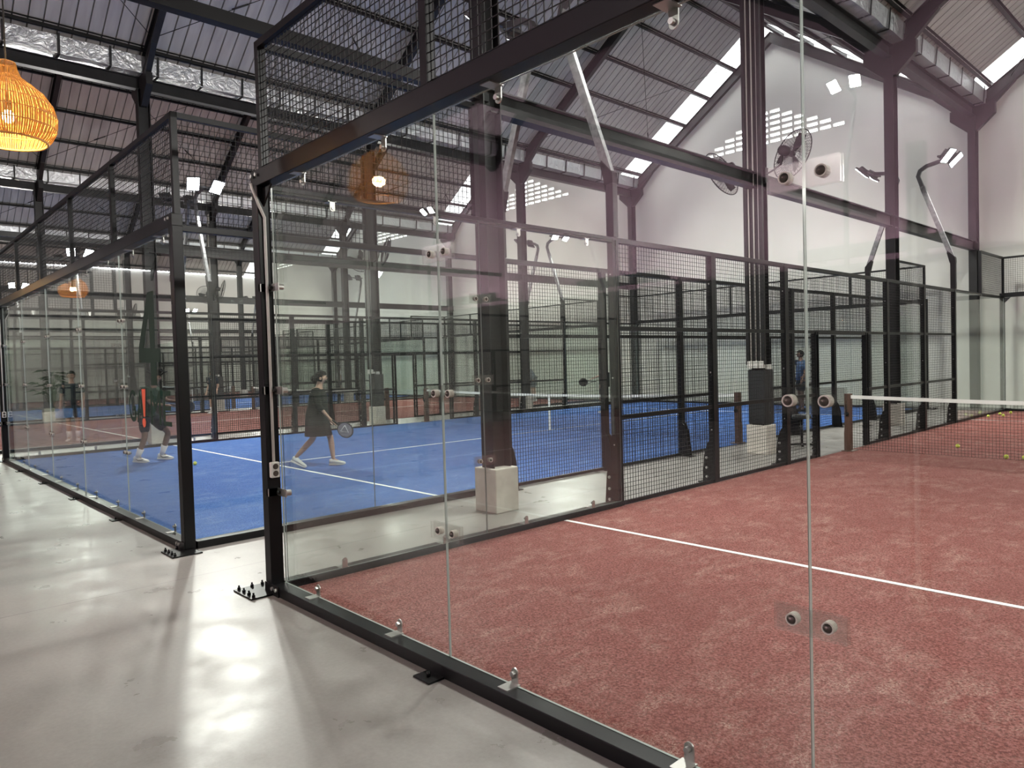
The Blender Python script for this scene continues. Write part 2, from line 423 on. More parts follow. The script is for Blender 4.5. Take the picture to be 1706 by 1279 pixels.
# ------------------------------------------------------------------ court enclosures
def wires(w, h, p=.05, r=.0023, axis='X'):
    b = MB(); n = max(1, int(round(w/p))); k = max(1, int(round(h/p)))
    for i in range(n+1):
        u = w*i/n
        if axis == 'X': b.box(u-r, u+r, -r, r, 0, h)
        else: b.box(-r, r, u-r, u+r, 0, h)
    for j in range(k+1):
        z = h*j/k
        if axis == 'X': b.box(0, w, -r*2.6, -r*.8, z-r, z+r)
        else: b.box(-r*2.6, -r*.8, 0, w, z-r, z+r)
    return b.mesh('mesh_panel', 'wire')
def pane(w, h, axis):
    b = MB(); t = .006
    if axis == 'X': b.box(0, w, -t, t, 0, h)
    else: b.box(-t, t, 0, w, 0, h)
    for i, f in enumerate(b.f):
        big = i in ((2, 4) if axis == 'X' else (3, 5)); b.m[i] = 0 if big else 1
    return b.mesh('glass_pane', 'glass', 'edge')
def bolt(b, c, ax, r=.014, t=.012, mi=0):
    c = Vector(c); a = Vector(ax); b.tube([c, c+a*t], r, 8, mi, False)
def clip_me(top=False, rot='X'):
    """L foot on the rail with a rounded upright tab bolted to the pane; local +y is the court side"""
    b = MB(); s_ = -1 if top else 1
    b.box(-.035, .035, -.075, .015, 0, .006) if not top else b.box(-.035, .035, -.075, .015, -.006, 0)
    pts = [(-.022, 0), (.022, 0), (.022, s_*.06)]+[(.022*math.cos(t), s_*(.06+.022*math.sin(t))) for t in (.5, 1.0, 1.57, 2.1, 2.6)]+[(-.022, s_*.06)]
    b.prism(pts, .008, .015); b.tube([(0, -.012, s_*.055), (0, .022, s_*.055)], .013, 10, 0, False)
    return b.mesh('clip', 'galv', fix=True)
def joint_me():
    b = MB()
    for y0, y1 in ((-.014, -.006), (.006, .014)): b.box(-.125, .125, y0, y1, -.045, .045)
    me = b.mesh('joint_plate', 'edgeplate'); return me
def joint_bolts():
    b = MB(); x_ = 0
    b.tube([(x_, -.0155, 0), (x_, .0155, 0)], .021, 18, 0, False); b.lathe([(.001, -.026), (.009, -.0245), (.0165, -.0158), (.0165, .0158), (.009, .0245), (.001, .026)], (x_, 0, 0), 12, 1, True, 'Y')
    return b.mesh('bolt', 'plinth', 'nut')
# polycarbonate joint plates
m = M['edgeplate'] = bpy.data.materials.new('clear_plate'); m.use_nodes = True; nt = m.node_tree; nt.nodes.remove(P(m))
tr = N(m, 'ShaderNodeBsdfTransparent', i_Color=(.93, .93, .92, 1)); gl = N(m, 'ShaderNodeBsdfGlossy', i_Roughness=.15, i_Color=(.8, .8, .8, 1)); x = N(m, 'ShaderNodeMixShader', i_Fac=.08)
L(m, tr.outputs[0], x.inputs[1]); L(m, gl.outputs[0], x.inputs[2]); L(m, x.outputs[0], nt.nodes['Material Output'].inputs[0])

def foot_plate():
    b = MB(); b.box(-.16, .16, -.13, .13, 0, .012)
    for x_, y_ in ((-.13, -.10), (-.13, .08), (-.04, -.10), (-.13, .0), (.13, -.10), (.05, -.10)): b.tube([(x_, y_, .012), (x_, y_, .03)], .013, 6, 0, False); b.tube([(x_, y_, .03), (x_, y_, .045)], .007, 6, 0, False)
    return b.mesh('foot_plate', 'black')

def one_bolt():
    b = MB(); bolt(b, (0, 0, 0), (0, -1, 0)); return b.mesh('bolt', 'bolt')
def back_wall(X0, Y0, rz, detail, label):
    t_ = thing('glass_screen', label, 'glass court wall', (X0, Y0, 0), rz)
    cp = cm('cpost', lambda: MB().box(-.10, 0, -.10, 0, .012, 3.0).mesh('corner_post', 'black'))
    cp2 = cm('cpost2', lambda: MB().box(-.055, 0, -.055, 0, 3.1, 4.04).mesh('upper_post', 'black'))
    for xx, sg in ((0, 1), (10, -1)):
        a = ob('corner_post', cp, t_, (xx if sg > 0 else xx+.1, 0, 0)); bevel(a, .006)
        ob('upper_post', cp2, t_, (xx if sg > 0 else xx+.055, 0, 0))
        ob('foot_plate', cm('foot', foot_plate), t_, (xx-.13*sg, -.14, 0))
        gs = cm('gusset', lambda: MB().prism([(0, 2.98), (.14, 2.98), (0, 2.84)], -.055, -.045).mesh('gusset', 'black', fix=True))
        o = ob('shoe_plate', cm('shoep', lambda: MB().prism([(-.10, .08), (.12, .08), (.12, .0), (-.1, .0)], -.108, -.1).mesh('shoe_plate', 'black', fix=True)), t_, (xx, 0, 0)); o.scale = (sg, 1, 1)
        o = ob('gusset', gs, t_, (xx, 0, 0)); o.scale = (sg, 1, 1)
        if detail:
            for x_, z_ in ((.03, .05), (.09, .05), (-.05, 3.06), (.02, 3.06), (-.05, 2.9)): ob('bolt', cm('cbolt', one_bolt), t_, (xx+x_*sg, -.108, z_))
            for z_ in (.75, 1.5, 2.25):
                kb = MB(); kb.box(-.03, .14, -.028, -.022, -.028, .028); kb.box(-.03, .0, -.10, -.022, -.028, .028); kb.tube([(.11, -.03, 0), (.11, .02, 0)], .022, 12, 0, False); kb.tube([(.04, -.05, 0), (.04, -.02, 0)], .014, 6, 1, False)
                o = ob('corner_bracket', kb.mesh('corner_bracket', 'galv', 'darkbolt'), t_, (xx, 0, z_)); o.scale = (sg, 1, 1)
    bevel(ob('base_rail', cm('brail', lambda: MB().box(0, 10, -.10, .012, 0, .07).mesh('base_rail', 'black')), t_), .004)
    bevel(ob('top_beam', cm('tbeam', lambda: MB().box(-.10, 10.1, -.10, .0, 2.985, 3.10).mesh('top_beam', 'black')), t_), .004)
    ob('mesh_rail', cm('trail', lambda: MB().box(-.055, 10.055, -.055, 0, 3.99, 4.04).mesh('mesh_rail', 'black')), t_)
    for i in range(5):
        w = 1.994 if 0 < i < 4 else 1.97
        ob('glass_pane', cm(('pane', w, 'X'), lambda: pane(w, 2.91, 'X')), t_, (2*i+(.027 if i == 0 else .003), 0, .072))
        ob('mesh_panel', cm(('wire', 2, .89), lambda: wires(2.0, .89)), t_, (2*i, -.02, 3.1))
        if i: ob('upper_post', cm('upost', lambda: MB().box(-.03, .03, -.06, -.01, 3.1, 3.99).mesh('upper_post', 'black')), t_, (2*i, 0, 0))
    if detail:
        for x_ in (.5, 1.5, 2.5, 3.5, 4.5, 5.5, 6.5, 7.5, 8.5, 9.5):
            ob('clip', cm('clip', lambda: clip_me()), t_, (x_, 0, .07)); ob('clip', cm('clipt', lambda: clip_me(True)), t_, (x_, 0, 2.985))
        for x_ in (2, 4, 6, 8):
            for z_ in (.75, 1.5, 2.25):
                j = ob('joint_plate', cm('joint', joint_me), t_, (x_, 0, z_)); [ob('bolt', cm('jb', joint_bolts), j, (x_b, 0, 0)) for x_b in (-.062, .062)]
            ob('anchor_plate', cm('anch', lambda: MB().box(-.07, .07, -.20, -.10, 0, .01).tube([(0, -.15, .01), (0, -.15, .035)], .012, 6).mesh('anchor_plate', 'black')), t_, (x_, 0, 0))
    return t_

def side_post_me(h=3.0):
    b = MB(); b.box(-.085, -.005, -.05, .05, 0, h)
    return b.mesh('post', 'black')
def foot_fin():
    b = MB(); b.prism([(-.085, 0), (-.20, 0), (-.17, .36), (-.12, .52), (-.085, .56)], -.048, -.040); b.prism([(-.085, 0), (-.20, 0), (-.17, .36), (-.12, .52), (-.085, .56)], .040, .048)
    b.box(-.26, -.06, -.07, .07, 0, .012); return b.mesh('foot_fin', 'black', fix=True)
def fin_bolts():
    b = MB(); bolt(b, (0, 0, 0), (0, -1, 0), .017, .012)
    return b.mesh('bolt', 'bolt')
def lattice():
    b = MB(); b.box(-.085, -.005, -.05, -.04, 0, 2.0).box(-.085, -.005, .04, .05, 0, 2.0)
    for i in range(20):
        z_ = .05+i*.095
        b.bar((-.09, -.04, z_), (-.09, .04, z_+.05), .006, .02, up_=(1, 0, 0)); b.bar((-.09, .04, z_+.05), (-.09, -.04, z_+.095), .006, .02, up_=(1, 0, 0))
    return b.mesh('door_post', 'black')
def side_fence(X0, Y0, rz, detail, label):
    t_ = thing('side_fence', label, 'court fence', (X0, Y0, 0), rz)
    for e, (y0, y1) in enumerate(((0.027, 2), (2, 4), (16, 18), (18, 19.973))):
        w = y1-y0-.006
        ob('glass_pane', cm(('pane', round(w, 3), 'Y'), lambda: pane(w, 2.9, 'Y')), t_, (0, y0+.003, .072))
    for y0 in (0, 16):
        bevel(ob('base_rail', cm('sbr', lambda: MB().box(-.10, .012, .014, 3.986, 0, .07).mesh('base_rail', 'black')), t_, (0, y0, 0)), .004)
    bevel(ob('top_rail', cm('str', lambda: MB().box(-.07, -.01, .002, 19.998, 2.95, 3.01).mesh('top_rail', 'black')), t_), .004)
    for y0 in (0, 18):
        ob('mesh_rail', cm('smr', lambda: MB().box(-.055, 0, .002, 1.998, 3.99, 4.04).mesh('mesh_rail', 'black')), t_, (0, y0, 0))
        ob('mesh_panel', cm(('wy', 2, .95), lambda: wires(2.0, .96, axis='Y')), t_, (-.03, y0, 3.02))
    for y_ in (2, 18): ob('upper_post', cm('sup', lambda: MB().box(-.06, -.0, -.03, .03, 3.01, 4.03).mesh('upper_post', 'black')), t_, (0, y_, 0))
    for y_ in (4, 6, 8, 12, 14, 16):
        p_ = ob('post', cm('spost', side_post_me), t_, (0, y_, 0)); ob('foot_fin', cm('fin', foot_fin), p_)
        if detail or (X0 == -1.93 and y_ < 13):
            for z_ in (.08, .20, .33): ob('bolt', cm('fbolt', fin_bolts), p_, (-.13, -.048 if rz == 0 else .048, z_), rz=0 if rz == 0 else math.pi)
            for z_ in (.7, 1.45, 2.6): ob('bolt', cm('sbolt', lambda: MB().tube([(0, 0, 0), (0, -.008, 0)], .009, 8, 0, False).mesh('bolt', 'bolt')), p_, (-.045, -.05 if rz == 0 else .05, z_))
    for y_ in (9, 11): ob('door_post', cm('lat', lattice), t_, (0, y_, 0))
    for y0, y1 in ((4, 6), (6, 8), (8, 9), (11, 12), (12, 14), (14, 16)):
        w = y1-y0
        ob('mesh_panel', cm(('wy', w, 2.9), lambda: wires(w, 2.9, axis='Y')), t_, (-.03, y0, .05))
    ob('mesh_panel', cm(('wy', 2, .95), lambda: wires(2.0, .96, axis='Y')), t_, (-.03, 9, 2.0))
    for y0, y1 in ((4, 9), (11, 16)):
        ob('cross_rail', cm('cr5', lambda: MB().box(-.06, -.02, 0, 5, .01, .05).box(-.06, -.02, 0, 5, .975, 1.025).box(-.06, -.02, 0, 5, 1.975, 2.025).mesh('cross_rail', 'black')), t_, (0, y0, 0))
    ob('door_lintel', cm('dl', lambda: MB().box(-.075, -.015, 0, 2, 1.96, 2.03).mesh('door_lintel', 'black')), t_, (0, 9, 0))
    if detail:
        for y_ in (.5, 1.5, 2.5, 3.5):
            ob('clip', cm('clip', lambda: clip_me()), t_, (0, y_, .07), rz=-math.pi/2); ob('clip', cm('clipt', lambda: clip_me(True)), t_, (0, y_, 2.95), rz=-math.pi/2)
        for z_ in (.75, 1.5, 2.25):
            j = ob('joint_plate', cm('joint', joint_me), t_, (0, 2, z_), rz=-math.pi/2); [ob('bolt', cm('jb', joint_bolts), j, (x_b, 0, 0)) for x_b in (-.062, .062)]
    return t_

def net(X0, label):
    t_ = thing('padel_net', label, 'net', (X0, 10, .0135))
    for sg, xx in ((1, 0), (-1, 10)):
        b = MB(); b.box(.01, .10, -.06, .06, 0, .96); b.box(-.02, .16, -.14, .14, 0, .012)
        b.prism([(.014, .012), (.014, .45), (-.0, .3), (-.0, .012)], -.06, .06)
        o = ob('net_post', b.mesh('net_post', 'rust', fix=True), t_, (xx, 0, 0)); o.scale = (sg, 1, 1); bevel(o, .006)
        w_ = MB(); w_.tube([(.055, -.09, .62), (.055, -.06, .62)], .035, 12); w_.bar((.055, -.10, .62), (.055, -.10, .78), .012, .012)
        ob('winder', w_.mesh('winder', 'black'), o)
    def sag(x_): return .905-.075*(1-((x_-5)/4.9)**2)
    b = MB(); n = 218; r = .0016
    for i in range(n+1):
        x_ = .1+9.8*i/n; b.box(x_-r, x_+r, -r, r, .03, sag(x_))
    for j in range(20):
        f = j/19.0; pts = [(.1+9.8*k/16, 0, .03+f*(sag(.1+9.8*k/16)-.03)) for k in range(17)]
        b.path([(p[0], -.003, p[2]) for p in pts], .0032, .0032)
    ob('net_mesh', b.mesh('net_mesh', 'wire'), t_)
    b = MB(); b.path([(.1+9.8*k/20, 0, sag(.1+9.8*k/20)) for k in range(21)], .055, .016); ob('top_band', b.mesh('top_band', 'line'), t_)
    b = MB().box(4.975, 5.025, -.012, .012, .01, .84); ob('centre_strap', b.mesh('centre_strap', 'line'), t_)
    return t_

def surface(X0, mt, label, kd):
    t_ = thing('court_surface', label, 'court surface', (X0, 0, 0))
    ob('turf', MB().box(.0, 10, .0, 20, .0, .013).mesh('turf', mt), t_)
    for a, b_, c, d in ((0.02, 9.98, 3.025, 3.075), (.02, 9.98, 16.925, 16.975), (4.975, 5.025, 3.075, 16.925)):
        ob('court_line', MB().box(a, b_, c, d, .010, .0165).mesh('court_line', 'line'), t_)
    return t_

# floodlights: leaning pole on a fence post, arm curling back over its court
PTS = [(0, 0, 3.0), (0, 0, 3.68), (-.62, 0, 5.42), (-.70, 0, 5.66), (-.66, 0, 5.78), (-.52, 0, 5.86), (-.18, 0, 5.92)]
def pole_me():
    b = MB(); b.path([(-.018, 0, 3.72)]+PTS[2:3], .10, .06, 0); return b.mesh('pole', 'pole', fix=True)
def arm_me():
    b = MB(); b.path(PTS[2:], .08, .06, 0); b.bar((-.16, -.42, 5.93), (-.16, .42, 5.93), .04, .04); return b.mesh('arm', 'head', fix=True)
def collar_me():
    b = MB(); b.box(-.052, .052, -.04, .04, 3.012, 3.66); b.prism([(-.06, 3.60), (.058, 3.60), (.05, 3.72), (-.10, 3.88), (-.12, 3.84)], -.045, .045); return b.mesh('collar', 'black', fix=True)
def head_me():
    b = MB(); b.box(-.17, .17, -.14, .14, 0, .045); b.box(-.11, .11, -.09, .09, .045, .10)
    for i in range(7): b.box(-.10+i*.031, -.085+i*.031, -.09, .09, .10, .125)
    return b.mesh('lamp_head', 'head')
def lens_me(): return MB().box(-.155, .155, -.125, .125, -.006, -.001).mesh('lens', 'lens')
LN = {}
def floodlight(X, Y, inb, label, power):
    t_ = thing('floodlight', label, 'floodlight', (X-.045*inb, Y, 0), 0 if inb > 0 else math.pi)
    ob('pole', cm('fpole', pole_me), t_); ob('arm', cm('farm', arm_me), t_); ob('collar', cm('fcol', collar_me), t_)
    for s_ in (-1, 1):
        h = ob('lamp_head', cm('fhead', head_me), t_, (.0, s_*.27, 5.93), rot=(R(-8*s_), R(-46), R(14*s_)))
        ob('lens', cm('flens', lens_me), h)
        ld = bpy.data.lights.new('flood_light', 'AREA'); ld.shape = 'RECTANGLE'; ld.size = .31; ld.size_y = .25; ld.energy = power/2; ld.color = (1.0, .975, .915)
        lo = bpy.data.objects.new('flood_light', ld); COL.objects.link(lo); lo.parent = h; lo.location = (0, 0, -.012)

for k in range(5):
    X0 = -PITCH*k; cn = COURT[k]; det = k < 2
    mt = 'redturf' if k % 2 == 0 else 'blueturf'
    surface(X0, mt, '%s padel court turf with white lines' % cn, k)
    back_wall(X0, 0, 0, det, {0: 'large glass end wall nearest the camera, black frame, in front of the red court', 1: 'glass end wall of the near blue court with a big green 4 on it'}.get(k, 'glass end wall on the walkway side of the %s court' % cn))
    back_wall(X0+10, 20, math.pi, False, 'glass end wall beside the pale far wall, behind the %s court' % cn)
    side_fence(X0, 0, 0, det, 'black mesh and glass side fence on the left side of the %s court' % cn)
    side_fence(X0+10, 20, math.pi, False, 'black mesh and glass side fence on the right side of the %s court' % cn)
    if k == 1:   # fittings on the near end of the blue court's right-hand fence
        pass
    net(X0, 'black net with white top band across the %s court' % cn)
    for yy, en in ((4, 'near'), (16, 'far')):
        floodlight(X0, yy, 1, 'twin-head leaning floodlight, left side, %s end of the %s court' % (en, cn), FLOOD_W)
        floodlight(X0+10, yy, -1, 'twin-head leaning floodlight, right side, %s end of the %s court' % (en, cn), FLOOD_W)

# ------------------------------------------------------------------ conduits with sockets on the end posts
for k, (X0, lb) in enumerate(((0, 'white conduit ending in a double socket on the corner post of the red court'), (-11.93, 'white conduit ending in a double socket on the far corner post of the blue court'))):
    t_ = thing('power_socket', lb, 'socket', (X0+.0135, -.055, 0), R(90))
    b = MB(); b.tube([(-.09, .0, 2.99), (-.085, -.01, 2.95), (-.05, -.008, 2.86), (0, 0, 2.76), (0, 0, 2.6), (0, 0, .97)], .011, 8); ob('conduit', b.mesh('conduit', 'white'), t_)
    b = MB(); b.box(-.033, .033, -.028, .012, .86, .975); o = bevel(ob('socket_plate', b.mesh('socket_plate', 'white'), t_), .008)
    for z_ in (.892, .943):
        b = MB(); b.tube([(0, -.030, 0), (0, -.0285, 0)], .021, 16, 0, False); b.tube([(-.008, -.0315, 0), (-.008, -.03, 0)], .003, 6, 1, False); b.tube([(.008, -.0315, 0), (.008, -.03, 0)], .003, 6, 1, False)
        ob('outlet', b.mesh('outlet', 'nut', 'rubber'), o, (0, 0, z_))

# ------------------------------------------------------------------ rattan pendants over the walkway
m = M['weave'] = bpy.data.materials.new('woven_rattan'); m.use_nodes = True; nt = m.node_tree; nt.nodes.remove(P(m))
cc = noise(m, coords(m), 26, 3); colr = ramp(m, cc, [(.3, (.58, .33, .09)), (.7, (.85, .58, .22))])
t = N(m, 'ShaderNodeBsdfTranslucent'); d = N(m, 'ShaderNodeBsdfDiffuse'); L(m, colr, t.inputs[0]); L(m, colr, d.inputs[0])
x = N(m, 'ShaderNodeMixShader', i_Fac=.5); L(m, t.outputs[0], x.inputs[1]); L(m, d.outputs[0], x.inputs[2]); L(m, x.outputs[0], nt.nodes['Material Output'].inputs[0])
SH = [(.055, .37), (.062, .33), (.085, .275), (.15, .225), (.215, .17), (.262, .10), (.285, .02), (.278, -.06), (.25, -.12), (.222, -.155)]
def shade_me():
    b = MB(); n = 120
    for i in range(n):
        t0 = 2*math.pi*(i+.14)/n; t1 = 2*math.pi*(i+.86)/n; vs = []
        for r_, z_ in SH:
            rr = r_+.0015*((i % 2)*2-1)
            vs += [(rr*math.cos(t0), rr*math.sin(t0), z_), (rr*math.cos(t1), rr*math.sin(t1), z_)]
        b.add(vs, [(2*j, 2*j+1, 2*j+3, 2*j+2) for j in range(len(SH)-1)])
    return b.mesh('shade', 'weave')
def hoops_me():
    b = MB()
    for k in (0, 2, 3, 4, 5, 6, 7, 9):
        r_, z_ = SH[k]; b.tube([(r_*math.cos(a*math.pi/24), r_*math.sin(a*math.pi/24), z_) for a in range(49)], .0045 if k != 9 else .008, 6)
    return b.mesh('hoop', 'rattan')
def pendant(X, Y, Z, ztop, label):
    t_ = thing('pendant_lamp', label, 'pendant lamp', (X, Y, Z))
    so = ob('shade', cm('shade', shade_me), t_); sm_ = so.modifiers.new('thick', 'SOLIDIFY'); sm_.thickness = .002
    ob('hoop', cm('hoops', hoops_me), so)
    ob('cord', MB().tube([(0, 0, .11), (0, 0, ztop-Z)], .006, 6).mesh('cord', 'rubber'), t_)
    ob('bulb_holder', cm('bhold', lambda: MB().lathe([(.001, .12), (.02, .12), (.024, .05), (.001, .05)], n=12).mesh('bulb_holder', 'rubber')), t_)
    ob('bulb', cm('bulb', lambda: MB().ell((0, 0, .01), (.036, .036, .044), 10).mesh('bulb', 'bulb')), t_)
    ld = bpy.data.lights.new('bulb_light', 'POINT'); ld.energy = 60; ld.color = (1, .66, .30); ld.shadow_soft_size = .05
    lo = bpy.data.objects.new('bulb_light', ld); COL.objects.link(lo); lo.parent = t_; lo.location = (0, 0, .01)
pendant(-.80, -1.46, 3.40, zr(.17)-.1, 'round rattan pendant lamp with a glowing bulb hanging over the walkway, top left')
pendant(-13.05, -1.46, 3.52, zr(.15)-.1, 'small rattan pendant lamp mirrored in the blue court glass')

# ------------------------------------------------------------------ wall fans on the columns
def fan_guard():
    b = MB(); n = 44
    for s_ in (-1, 1):
        for i in range(n):
            a = 2*math.pi*i/n; a2 = a+.25*s_; c_, q = math.cos, math.sin
            b.tube([(s_*.085, .07*c_(a2), .07*q(a2)), (s_*.075, .22*c_((a+a2)/2), .22*q((a+a2)/2)), (s_*.045, .36*c_(a), .36*q(a)), (0, .41*c_(a), .41*q(a))], .0028, 4)
        for rr, xx in ((.07, .085), (.25, .072)): b.tube([(s_*xx, rr*math.cos(t*math.pi/16), rr*math.sin(t*math.pi/16)) for t in range(33)], .0028, 5)
    b.tube([(0, .412*math.cos(t*math.pi/24), .412*math.sin(t*math.pi/24)) for t in range(49)], .009, 6)
    return b.mesh('guard', 'steel')
def fan_blades():
    b = MB()
    for k in range(3):
        a0 = k*2*math.pi/3; vs = []
        for r_, w_ in ((.05, .25), (.16, .40), (.28, .34), (.345, .2)):
            for s_, x_ in ((-1, -.022), (1, .022)): vs.append((x_, r_*math.cos(a0+s_*w_), r_*math.sin(a0+s_*w_)))
        for i in range(3): b.add([vs[2*i], vs[2*i+1], vs[2*i+3], vs[2*i+2]], [(0, 1, 2, 3)])
    b.lathe([(.001, .04), (.045, .03), (.05, -.03), (.001, -.03)], n=14, axis='X'); return b.mesh('blades', 'steel')
def fan_motor():
    b = MB(); b.lathe([(.001, -.27), (.06, -.26), (.085, -.20), (.085, -.12), (.06, -.085), (.001, -.085)], n=16, axis='X'); return b.mesh('motor', 'black')
def fan(cx_, cy_, cz_, yaw_, tilt, mount, label):
    t_ = thing('wall_fan', label, 'fan', mount)
    v = Vector((cx_, cy_, cz_))-Vector(mount)
    hd = ob('guard', cm('fguard', fan_guard), t_, tuple(v), rot=(0, R(tilt), R(yaw_)))
    ob('blades', cm('fblades', fan_blades), hd); ob('motor', cm('fmotor', fan_motor), hd)
    back = Vector((-math.cos(R(yaw_))*.2, -math.sin(R(yaw_))*.2, -.10))+v
    b = MB(); b.tube([(0, 0, 0), (back.x*.5, back.y*.5, back.z*.25), (back.x*.9, back.y*.9, back.z*.6), tuple(back), (back.x, back.y, back.z+.12)], .016, 8); b.box(-.05, .05, -.05, .05, -.12, .12)
    ob('bracket', b.mesh('bracket', 'black', fix=True), t_)
for k in range(4):
    x = ROWS[1+k]; nm = 'padded column beside the %s court' % COURT[k]
    fan(x+.56, 9.1, 4.90, 68, 14, (x+.14, 8.95, 4.62), 'black caged fan facing the far wall on '+nm)
    fan(x-.62, 8.92, 4.80, 176, 22, (x-.14, 8.95, 4.62), 'black caged fan on a padded column, turned toward the %s court' % COURT[k+1])

# ------------------------------------------------------------------ balls, stool
bl = MB(); bl.ell((0, 0, .033), (.033, .033, .033), 10); ballme = bl.mesh('tennis_ball', 'ball')
seam = MB(); seam.tube([(.0338*math.cos(a)*(1 if 1 else 1), .0338*math.sin(a)*math.cos(.6*math.sin(2*a)), .033+.0338*math.sin(a)*math.sin(.6*math.sin(2*a))) for a in [t*math.pi/16 for t in range(33)]], .0012, 4)
for x_, y_, lb in ((.22, 18.58, 'yellow ball by the far left corner, middle of the row along the fence foot'), (.18, 17.73, 'yellow ball nearest the net in the row along the far left fence foot'), (.33, 19.1, 'yellow ball closest to the far corner post of the red court'),
                   (.40, 18.1, 'yellow ball just off the fence foot at the far left of the red court'), (1.31, 11.3, 'single yellow ball on the red turf behind the net'), (2.23, 10.28, 'yellow ball lying just behind the foot of the net, left of a pair'),
                   (2.45, 10.30, 'yellow ball lying just behind the foot of the net, right of a pair'), (-7.96, 2.13, 'yellow ball on the blue turf beside the near corner post')):
    o = ob('tennis_ball', ballme, loc=(x_, y_, .013)); tag(o, lb, 'ball', 'loose tennis balls')
    ob('seam', cm('seam', lambda: seam.mesh('seam', 'line')), o)
t_ = thing('stool', 'black stool standing in the gap beyond the doorway of the red court', 'stool', (-.92, 10.35, 0))
b = MB(); b.lathe([(.001, .56), (.15, .56), (.17, .53), (.16, .49), (.001, .49)], n=20); ob('seat', b.mesh('seat', 'pad'), t_)
ob('pole', MB().tube([(0, 0, .04), (0, 0, .49)], .025, 10).mesh('pole', 'black'), t_)
ob('backrest', MB().box(-.19, -.16, -.12, .12, .62, .84).box(-.18, -.165, -.02, .02, .5, .62).mesh('backrest', 'pad'), t_)
for a in range(4):
    b = MB(); b.bar((0, 0, .03), (.22*math.cos(a*math.pi/2+.5), .22*math.sin(a*math.pi/2+.5), .018), .035, .03); ob('leg', b.mesh('leg', 'black'), t_)

# ------------------------------------------------------------------ lettering stuck on the blue court's glass
def sticker(name, px, mt, label, cat, holes=()):
    pts = [at_y(a, b_, -.0065) for a, b_ in px]; hs = [[at_y(a, b_, -.0065) for a, b_ in h] for h in holes]
    me = MB().prism([(p.x, p.z) for p in pts], -.0085, -.0065, [[(p.x, p.z) for p in h] for h in hs]).mesh(name, mt, fix=True)
    return tag(ob(name, me), label, cat, 'vinyl lettering on the glass' if cat == 'letter' else None)
sticker('number', [(245, 487), (255, 484), (258, 580), (266, 580), (266, 603), (260, 603), (262, 642), (252, 642), (251, 604), (232, 604), (231.5, 580)], 'green', 'large dark green number 4 on the glass end wall of the blue court', 'number', [[(247, 521), (239, 580), (250.5, 580)]])
fnt = {}
def letter(ch, x0, x1, z0, z1, label):
    cu = bpy.data.curves.new('letter', 'FONT'); cu.body = ch; cu.extrude = .0; o = bpy.data.objects.new('letter', cu); COL.objects.link(o)
    bpy.context.view_layer.update(); me0 = bpy.data.meshes.new_from_object(o.evaluated_get(bpy.context.evaluated_depsgraph_get())); bpy.data.objects.remove(o)
    xs = [v.co.x for v in me0.vertices]; ys = [v.co.y for v in me0.vertices]; sx = (x1-x0)/(max(xs)-min(xs)); sz = (z1-z0)/(max(ys)-min(ys))
    for v in me0.vertices: v.co = Vector((x0+(v.co.x-min(xs))*sx, -.0066, z0+(v.co.y-min(ys))*sz))
    me0.materials.append(M['green']); o = ob('letter', me0); so = o.modifiers.new('thick', 'SOLIDIFY'); so.thickness = .0015; so.offset = 0
    return tag(o, label, 'letter', 'vinyl lettering on the glass')
for ch, a, b_ in (('G', -3.74, -3.50), ('A', -3.46, -3.22), ('M', -2.98, -2.66), ('E', -2.58, -2.34)):
    letter(ch, a, b_, 1.12, 1.47, 'narrow dark green letter %s below the number 4 on the glass' % ch)
ex = tag(thing('exclamation_mark', 'orange exclamation mark stuck on the glass between green letters', 'sign', (0, 0, 0)), None)
for nm, px in (('stroke', [(236, 648), (242, 648), (242.2, 694), (239.6, 694)]), ('dot', [(239, 696.5), (242, 697), (243.2, 703), (242.6, 710), (240.2, 712), (238, 707), (237.6, 700)])):
    pts = [at_y(a, b_, -.009) for a, b_ in px]; c0 = sum(((p.x) for p in pts))/len(pts), sum((p.z for p in pts))/len(pts)
    ob(nm, MB().prism([(p.x, p.z) for p in pts], -.0105, -.0090).mesh(nm, 'orange', fix=True), ex)
    ob('outline', MB().prism([(c0[0]+(p.x-c0[0])*1.5, c0[1]+(p.z-c0[1])*1.06) for p in pts], -.0089, -.0070).mesh('outline', 'rubber', fix=True), ex)

